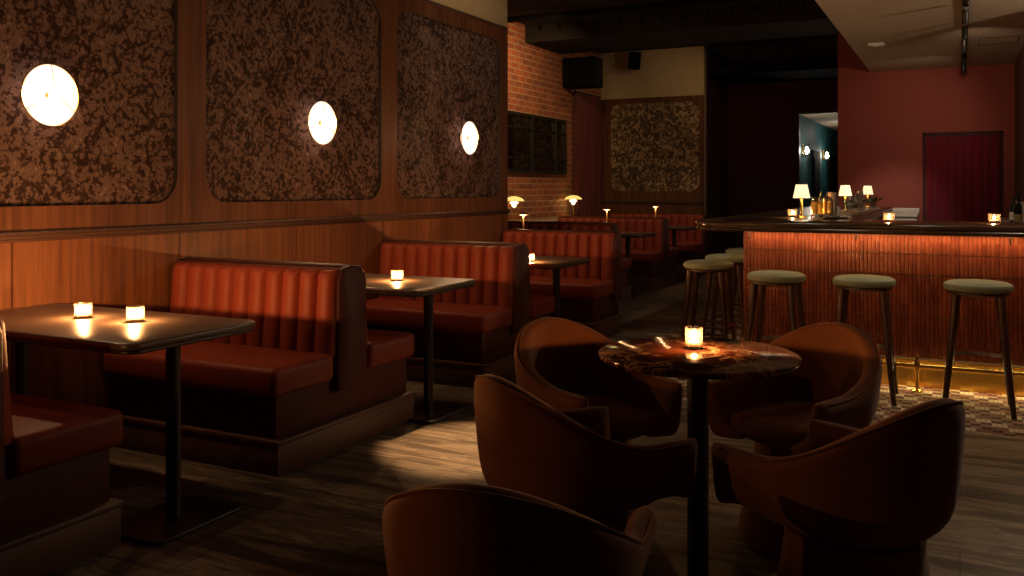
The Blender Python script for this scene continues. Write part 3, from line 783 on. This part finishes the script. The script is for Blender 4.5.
wpart(B().box(XL, 1.7, FYB-.004, FYB+.012, .178, .19).box(XL-.004, XL+.012, FYB, 12, .178, .19), 'tile_ledge', MT['white'], t, smooth=False)
wpart(B().box(XL, 1.7, FYB+.002, FYB+.014, .0, .176).box(XL, XL+.012, FYB+.014, 12, .0, .176), 'kickplate', MT['brass'], t, smooth=False)
# countertop: L outline, rounded outer corner, counter-clockwise
ol = []
for k in range(13):
    a = math.radians(180+90*k/12); ol.append((-1.69+.22+.22*math.cos(a), 6.12+.22+.22*math.sin(a)))
ol += [(1.75, 6.12), (1.75, 6.95), (-.74, 6.95), (-.74, 12.02), (-1.69, 12.02)]
def poly_slab(b, pts, z0, z1):
    n = len(pts)
    def ins(d):
        out = []
        for i in range(n):
            p0 = Vector(pts[i-1]); p1 = Vector(pts[i]); p2 = Vector(pts[(i+1) % n])
            e1 = (p1-p0).normalized(); e2 = (p2-p1).normalized(); n1 = Vector((-e1.y, e1.x)); n2 = Vector((-e2.y, e2.x))
            m = (n1+n2); m = m/max(.3, m.dot(n1)); out.append((p1.x+m.x*d, p1.y+m.y*d))
        return out
    prof = [(.012, z0), (.004, z0+.004), (0, z0+.012), (.002, z0+.022), (.010, z0+.028), (.010, z0+.032), (.003, z0+.036), (0, z1-.012), (.003, z1-.004), (.010, z1)]
    b.rings([[(x, y, z) for x, y in ins(d)] for d, z in prof]); return b
b = poly_slab(B(), ol, 1.005, 1.07); wpart(b, 'countertop', MT['bartop'], t, ang=50)
# bag hooks under the counter
for x in (-1.32, -.62, .28, -.05+.95):
    wpart(B().tube([(x, 6.38, 1.0), (x, 6.38, .965), (x, 6.36, .95), (x, 6.345, .965)], .005, 8), 'bag_hook', MT['black'], t)
# LED strips (real strips under the top and under the tile ledge)
wpart(B().box(XL+.02, 1.69, FYB-.052, FYB-.037, .996, 1.004), 'led_strip', MT['led'], t, smooth=False)
area('led_under_counter', (.16, FYB-.045, .993), (0, 0, 0), 3.0, .012, 5.0, (1, .58, .22))
area('led_under_counter', (XL-.07, 9.2, .993), (0, 0, PI/2), 5.4, .012, 3, (1, .56, .22))
area('led_kick', (.16, FYB-.02, .172), (math.radians(-18), 0, 0), 3.0, .01, 10, (1, .72, .28))
area('led_kick', (XL-.02, 9.2, .172), (0, math.radians(-18), PI/2*0), .01, 5.2, 5, (1, .62, .25))
# foot rail
fr = empty('foot_rail', (.15, 6.27, 0)); tag(fr, 'brass foot rail on bracket posts along the foot of the bar', 'foot rail')
wpart(B().tube([(-1.45, 12, .165), (-1.45, 6.34, .165), (-1.44, 6.30, .165), (-1.41, 6.27, .165), (1.7, 6.27, .165)], .017, 14), 'rail_tube', MT['brass'], fr)
for x in (-1.15, -.245, .70, 1.5):
    wpart(B().lathe([(0, 0), (.035, 0), (.035, .012), (.015, .02), (.012, .12), (.022, .14), (.024, .165), (.022, .19), (.012, .20), (.010, .215), (.018, .222), (.012, .235), (0, .238)], x, 6.27, 0, 16), 'bracket_post', MT['brass'], fr)

# ------------------------------------------------------------------ BAR STOOLS
def stool_proto():
    t = empty('bar_stool')
    st = B().lathe([(0, .692), (.160, .692), (.180, .700), (.187, .716), (.182, .734), (.160, .746), (.10, .753), (0, .755)], n=48).build('seat', MT['sage'], t)
    B().lathe([(0, .672), (.155, .672), (.165, .680), (.165, .691), (0, .691)], n=40).build('seat_frame', MT['legwood'], t)
    for sx in (-1, 1):
        for sy in (-1, 1):
            B().tube([(sx*.115, sy*.115, .676), (sx*.128, sy*.128, .50), (sx*.178, sy*.178, 0)], .018, 12, [.026, .023, .015]).build('leg', MT['legwood'], t)
    # flat metal hoop footrest following the legs
    pts = [(-.150+.300*k/12, .150+.055*math.sin(PI*k/12), 0) for k in range(13)]
    b = B(); b.rings([[(x, y+dy, .29+dz) for dy, dz in ((-.004, -.012), (.004, -.012), (.004, .012), (-.004, .012))] for x, y, _ in pts]); b.build('footrest', MT['steel'], t)
    for sx in (-1, 1): B().tube([(sx*.156, -.156, .22), (sx*.156, .156, .22)], .010, 8).build('stretcher', MT['legwood'], t)
    return t
s0 = stool_proto()
sp = [(.095, 5.96, 0, 'sage topped stool in front of the bar, nearest the right edge'), (-.535, 5.97, .03, 'sage topped stool in front of the bar, second from the right'),
      (-1.075, 6.02, -.04, 'sage topped stool in front of the bar, beside its left corner'), (-1.70, 6.72, -PI/2+.05, 'sage topped stool at the left side of the bar, nearest the camera'),
      (-1.71, 7.40, -PI/2, 'sage topped stool at the left side of the bar, second one back'), (-1.73, 8.20, -PI/2, 'sage topped stool at the left side of the bar, farthest back')]
for i, (x, y, r, lab) in enumerate(sp):
    o = s0 if i == 0 else copy_tree(s0)
    o.location = (x, y, 0); o.rotation_euler = (0, 0, r); tag(o, lab, 'bar stool', 'bar stools')

# ------------------------------------------------------------------ LAMPS ON THE BAR
def barlamp():
    t = empty('table_lamp')
    B().lathe([(0, 0), (.042, 0), (.044, .006), (.036, .012), (.014, .018), (.010, .03), (.010, .15), (.006, .155), (0, .155)], n=24).build('lamp_base', MT['brass'], t)
    b = B(); n = 48; rs = []
    for r, z in ((.062, .150), (.040, .258)):
        rs.append([((r+.0022*(-1)**k)*math.cos(2*PI*k/n), (r+.0022*(-1)**k)*math.sin(2*PI*k/n), z) for k in range(n)])
    b.rings(rs, False, False); sh = b.build('lamp_shade', MT['shade'], t, smooth=False)
    sd = sh.modifiers.new('s', 'SOLIDIFY'); sd.thickness = .0015
    B().torus(0, 0, .150, .062, .003, .003, 40, 6).torus(0, 0, .258, .040, .0025, .0025, 40, 6).build('shade_trim', MT['brass'], sh)
    return t
bl = barlamp()
for i, (x, y, lab) in enumerate([(-1.09, 7.16, 'brass table lamp with pleated shade at the left front of the bar'),
                                 (-1.01, 9.35, 'brass table lamp with pleated shade, middle of three on the bar'),
                                 (-.985, 11.45, 'brass table lamp with pleated shade, farthest on the bar')]):
    o = bl if i == 0 else copy_tree(bl)
    o.location = (x, y, 1.0705); tag(o, lab, 'table lamp', 'pleated lamps on the bar')
    point('table_lamp_light', (x, y, 1.0705+.205), 5, (1, .62, .30), .015)

# ------------------------------------------------------------------ BAR TOOLS
def tin(r=.042, h=.17):
    t = empty('shaker_tin')
    B().lathe([(0, 0), (r*.76, 0), (r*.80, .006), (r*.98, h*.96), (r, h), (r*.97, h), (r*.78, .012), (0, .012)], n=28).build('tin_cup', MT['steel'], t)
    return t
def mixglass():
    t = empty('mixing_glass')
    B().lathe([(0, 0), (.042, 0), (.044, .006), (.044, .15), (.048, .158), (.045, .158), (.041, .15), (.040, .012), (0, .010)], n=32).build('glass_body', MT['glass'], t)
    B().lathe([(.0445, .03), (.0455, .031), (.0455, .034), (.0445, .035), (.0445, .12), (.0455, .121), (.0455, .124), (.0445, .125)], n=32).build('gold_band', MT['brass'], t)
    b = B()
    b.tube([(-.02, 0, .014), (.030, .01, .20)], .0028, 8); b.build('bar_spoon', MT['brass'], t)
    return t
mg = mixglass()
for i, (x, y, lab) in enumerate([(-.99, 7.26, 'clear mixing glass with gold bands right beside the first lamp'), (-.95, 7.48, 'clear mixing glass with gold bands, right-hand one of the pair')]):
    o = mg if i == 0 else copy_tree(mg)
    o.location = (x, y, 1.0705); tag(o, lab, 'mixing glass', 'mixing glasses on the bar')
tn = tin()
tl = [(-.93, 7.66, 1.15, 'tall steel shaker tin just behind the mixing glasses'), (-1.02, 7.84, .80, 'short steel tin, left one in front of the middle lamp'), (-1.0, 8.0, .72, 'shortest steel tin in the middle of the bar tools'),
      (-1.01, 8.16, .95, 'steel tin standing to the right of the short tins'), (-1.02, 8.5, .85, 'steel tin just left of the middle lamp stem'),
      (-1.03, 9.9, 1.1, 'tall steel tin right of the middle lamp'), (-1.02, 10.3, .9, 'steel tin between the middle and far lamps'), (-1.01, 10.75, 1.15, 'tallest steel tin left of the far lamp')]
for i, (x, y, s, lab) in enumerate(tl):
    o = tn if i == 0 else copy_tree(tn)
    o.location = (x, y, 1.0705); o.scale = (1, 1, s); tag(o, lab, 'shaker tin', 'steel bar tins')
# rolled bar mat and steel tray
t = empty('bar_mat', (-.84, 7.15, 1.0705), .1); tag(t, 'dark rubber bar mat lying flat behind the candle', 'bar mat')
b = B().box(-.09, .09, -.17, .17, 0, .010, .003)
b.build('mat_base', MT['black'], t)
b = B()
for i in range(7):
    for j in range(13): b.lathe([(0, .009), (.006, .010), (.004, .016), (0, .016)], -.075+.025*i, -.15+.025*j, 0, 6)
b.build('mat_studs', MT['black'], t)
t = empty('steel_tray', (-.845, 9.2, 1.0705)); tag(t, 'shiny steel tray along the inner edge of the bar', 'tray')
B().box(-.085, .085, -1.1, 1.1, 0, .006, .002).build('tray_base', MT['steel'], t)
b = B()
for a, c, d, e in ((-.085, -.080, -1.1, 1.1), (.080, .085, -1.1, 1.1), (-.085, .085, -1.1, -1.095), (-.085, .085, 1.095, 1.1)): b.box(a, c, d, e, .004, .030)
b.build('tray_rim', MT['steel'], t, smooth=False)
# small glasses drying on the tray
gp = empty('coupe_glass')
B().lathe([(0, 0), (.030, 0), (.030, .003), (.004, .006), (.003, .07), (.012, .078), (.040, .10), (.043, .115), (.041, .115), (.038, .102), (.010, .082), (0, .080)], n=24).build('glass_bowl', MT['glass'], gp)
for i in range(8):
    o = gp if i == 0 else copy_tree(gp)
    o.location = (-.845+(.034 if i % 2 else -.034), 8.3+.25*i, 1.077)
    tag(o, 'small stemmed glass standing in the steel tray on the bar', 'glass', 'stemmed glasses in the steel tray')
# garnish plant in a jar
t = empty('garnish_jar', (-.95, 11.75, 1.0705)); tag(t, 'little jar of green garnish at the far end of the bar', 'jar')
B().lathe([(0, 0), (.03, 0), (.032, .06), (.03, .08), (.028, .08), (.029, .06), (.027, .005), (0, .004)], n=20).build('jar_glass', MT['glass'], t)
b = B(); random.seed(4)
for k in range(34):
    a = random.uniform(0, 2*PI); e = random.uniform(.2, 1.2); r = random.uniform(.05, .11)
    p = Vector((r*math.cos(a)*math.cos(e), r*math.sin(a)*math.cos(e), .06+r*math.sin(e))); q = Vector((.018*math.cos(a+1.5), .018*math.sin(a+1.5), .01)); d = Vector((math.cos(a), math.sin(a), .5))*.025
    b.bm.faces.new([b.bm.verts.new(v) for v in (p-d, p+q*.6, p+d, p-q*.6)])
    b.tube([(0, 0, .01), tuple(p)], .0012, 4)
b.build('foliage', MT['leaf'], t, smooth=False)

# back counters
t = empty('back_counter', (-.95, 12.7, 0)); tag(t, 'white marble back counter left of the curtained doorway', 'counter')
B().box(-.42, .46, -.28, .28, 0, .93, .004).build('counter_body', MT['white'], t)
B().box(-.43, .47, -.30, .28, .93, .97, .006).build('counter_top', MT['white'], t)
B().box(-.43, .47, .25, .285, .97, 1.035, .004).build('upstand', MT['white'], t)
t = empty('side_counter', (.52, 10.8, 0)); tag(t, 'white counter along the right wall at the edge of the picture', 'counter')
B().box(-.10, .09, -1.5, 1.75, 0, .90, .004).build('counter_body', MT['darkred'], t)
B().box(-.12, .095, -1.52, 1.77, .90, .94, .006).build('counter_top', MT['white'], t)
B().box(.07, .095, -1.5, 1.77, .94, 1.15, .004).build('upstand', MT['white'], t)
def bottle():
    t = empty('liquor_bottle')
    B().lathe([(0, 0), (.034, 0), (.037, .006), (.037, .16), (.030, .185), (.014, .21), (.013, .26), (.015, .262), (.015, .272), (0, .272)], n=24).build('bottle_body', MT['bottle'], t)
    B().lathe([(0, .270), (.016, .270), (.016, .288), (0, .290)], n=16).build('bottle_cap', MT['black'], t)
    B().lathe([(.0372, .05), (.0376, .05), (.0376, .13), (.0372, .13)], n=24).build('bottle_label', MT['paper'], t)
    return t
bo = bottle()
for i, (x, y, s, lab) in enumerate([(.47, 10.05, .95, 'dark bottle with a pale label, leftmost on the right-hand counter'), (.50, 9.86, 1.05, 'tallest dark bottle on the right-hand counter, middle of three'), (.49, 9.70, .85, 'shortest dark bottle, at the very right edge of the picture')]):
    o = bo if i == 0 else copy_tree(bo)
    o.location = (x, y, .9405); o.scale = (1, 1, s); tag(o, lab, 'bottle', 'bottles on the side counter')

# ------------------------------------------------------------------ LAMPS IN THE BACK SECTION
def mushroom():
    t = empty('mushroom_lamp')
    B().lathe([(0, 0), (.055, 0), (.055, .008), (.008, .018), (.0075, .19), (0, .19)], n=28).build('lamp_base', MT['brass'], t)
    B().lathe([(.010, .185), (.022, .195), (.034, .215), (.036, .220), (.032, .220), (.018, .200), (.008, .190)], n=32).build('lower_shade', MT['mushcore'], t)
    B().lathe([(.015, .228), (.054, .236), (.056, .243), (.040, .262), (.037, .260), (.050, .243)], n=32).build('middle_shade', MT['mushcore'], t)
    B().lathe([(.130, .268), (.129, .276), (.112, .294), (.08, .312), (.035, .325), (0, .328), (0, .323), (.035, .320), (.078, .307), (.108, .289)], n=40).build('top_shade', MT['mush'], t)
    return t
ml = mushroom()
for i, (x, y, lab) in enumerate([(-5.10, 12.22, 'glowing tiered mushroom lamp on the ledge beside the dark red curtain'), (-5.10, 10.26, 'glowing tiered mushroom lamp half hidden by the end of the wood wall')]):
    o = ml if i == 0 else copy_tree(ml)
    o.location = (x, y, .8655); tag(o, lab, 'table lamp', 'mushroom lamps on the brick ledge')
    point('mushroom_light', (x, y, .8655+.245), 34, (1, .62, .12), .02)
def tlamp():
    t = empty('portable_lamp')
    B().lathe([(0, 0), (.045, 0), (.045, .01), (.008, .014), (.006, .28), (0, .28)], n=24).build('lamp_base', plain('lamp_brass_lit', (.75, .45, .2), .4, metal=.6) if 'tb' not in MT else MT['tb'], t)
    hd = B().lathe([(0, .300), (.045, .298), (.050, .292), (.050, .284), (.03, .278), (0, .278)], n=28).build('lamp_head', MT['brass'], t)
    B().lathe([(.012, .276), (.03, .2765), (.046, .282), (.047, .284), (.03, .2785), (.012, .278)], n=28).build('diffuser', MT['tlamp'], hd)
    return t
tl0 = tlamp()
for i, (x, y, lab) in enumerate([(-3.92, 8.10, 'slim brass portable lamp rising behind the end booth'), (-3.90, 10.42, 'slim brass portable lamp on the table between the far booths'), (-3.90, 12.40, 'slim brass portable lamp on the farthest table')]):
    o = tl0 if i == 0 else copy_tree(tl0)
    o.location = (x, y, .7505); tag(o, lab, 'table lamp', 'portable lamps on far tables')
    point('portable_lamp_light', (x+.0, y-.022, .7505+.268), 1.6, (1, .50, .20), .01)

# ------------------------------------------------------------------ SPEAKERS, TRACK, DETECTOR
t = empty('wall_speaker', (-4.98, 12.30, 2.78)); tag(t, 'large black speaker box on the brick wall above the red curtain', 'speaker')
B().box(-.25, .25, -.18, .18, 0, .43, .01).build('cabinet', MT['blackp'], t)
B().box(-.235, .235, -.192, -.178, .015, .415, .004).build('grille', MT['blackp'], t)
B().box(-.268, -.25, -.03, .03, .15, .28, .004).build('bracket', MT['black'], t)
t = empty('small_speaker', (-4.62, 13.56, 3.20), .25); tag(t, 'small black speaker tilted on a bracket against the cream wall', 'speaker')
o = B().box(-.09, .09, -.08, .08, -.02, .25, .01).build('cabinet', MT['blackp'], t); o.rotation_euler = (.2, 0.1, 0)
B().tube([(0, .06, .12), (0.02, .14, .14), (.02, .18, .14)], .012, 8).box(-.03, .07, .175, .20, .09, .19).build('bracket', MT['black'], t)
t = empty('track_light', (.04, 9.4, 2.87)); tag(t, 'black ceiling track with a row of spot heads above the bar', 'track light')
B().box(-.014, .014, -3.4, 3.0, -.03, 0, .003).build('track', MT['black'], t)
for k, (y, a) in enumerate([(-2.6, .3), (-1.7, -.3), (-.9, .25), (.0, -.2), (.9, .3), (1.9, -.35), (2.8, .2)]):
    h = B().lathe([(0, -.015), (.024, -.015), (.027, 0), (.027, .10), (.024, .105), (.022, .095), (0, .093)], 0, 0, 0, 24, Matrix.Rotation(PI+a, 3, 'X')).build('spot_head', MT['black'], t)
    h.location = (0, y, -.075)
    B().tube([(0, 0, 0), (0, 0, .045)], .010, 10).build('swivel', MT['steel'], h)
t = empty('smoke_detector', (-.81, 10.45, 2.869)); tag(t, 'white detector box on the pale ceiling above the bar', 'smoke detector')
B().box(-.085, .085, -.07, .07, -.028, 0, .010, 3).build('housing', plain('white_plastic', (.75, .72, .66), .5), t)
B().lathe([(0, -.030), (.035, -.036), (.045, -.030), (.045, -.026), (0, -.026)], n=24).build('sensor_cap', plain('white_plastic_cap', (.8, .76, .7), .5), t)
t = empty('round_ceiling_vent', (-2.2, 12.9, 3.498)); tag(t, 'dark round air vent in the black ceiling near the passage', 'ceiling vent')
B().lathe([(.24, 0), (.26, -.01), (.24, -.02), (.19, -.012), (.19, 0)], n=40).lathe([(.12, 0), (.14, -.015), (.12, -.022), (.08, -.012), (.08, 0)], n=32).build('vent_rings', MT['black'], t)
# globe body added out of view for the lamp that washes the pale ceiling
t = empty('added_soffit_lamp', (1.9, 7.6, 2.2)); tag(t, 'added globe lamp out of frame past the right end of the bar, brightens the soffit', 'added lamp')
gb = B(); bmesh.ops.create_uvsphere(gb.bm, u_segments=28, v_segments=18, radius=.11); gb.build('globe', MT['globe'], t)
B().lathe([(0, .105), (.035, .105), (.030, .15), (.004, .16), (.004, .65), (.05, .655), (.05, .67), (0, .67)], n=24).build('cord_and_canopy', MT['brass'], t)
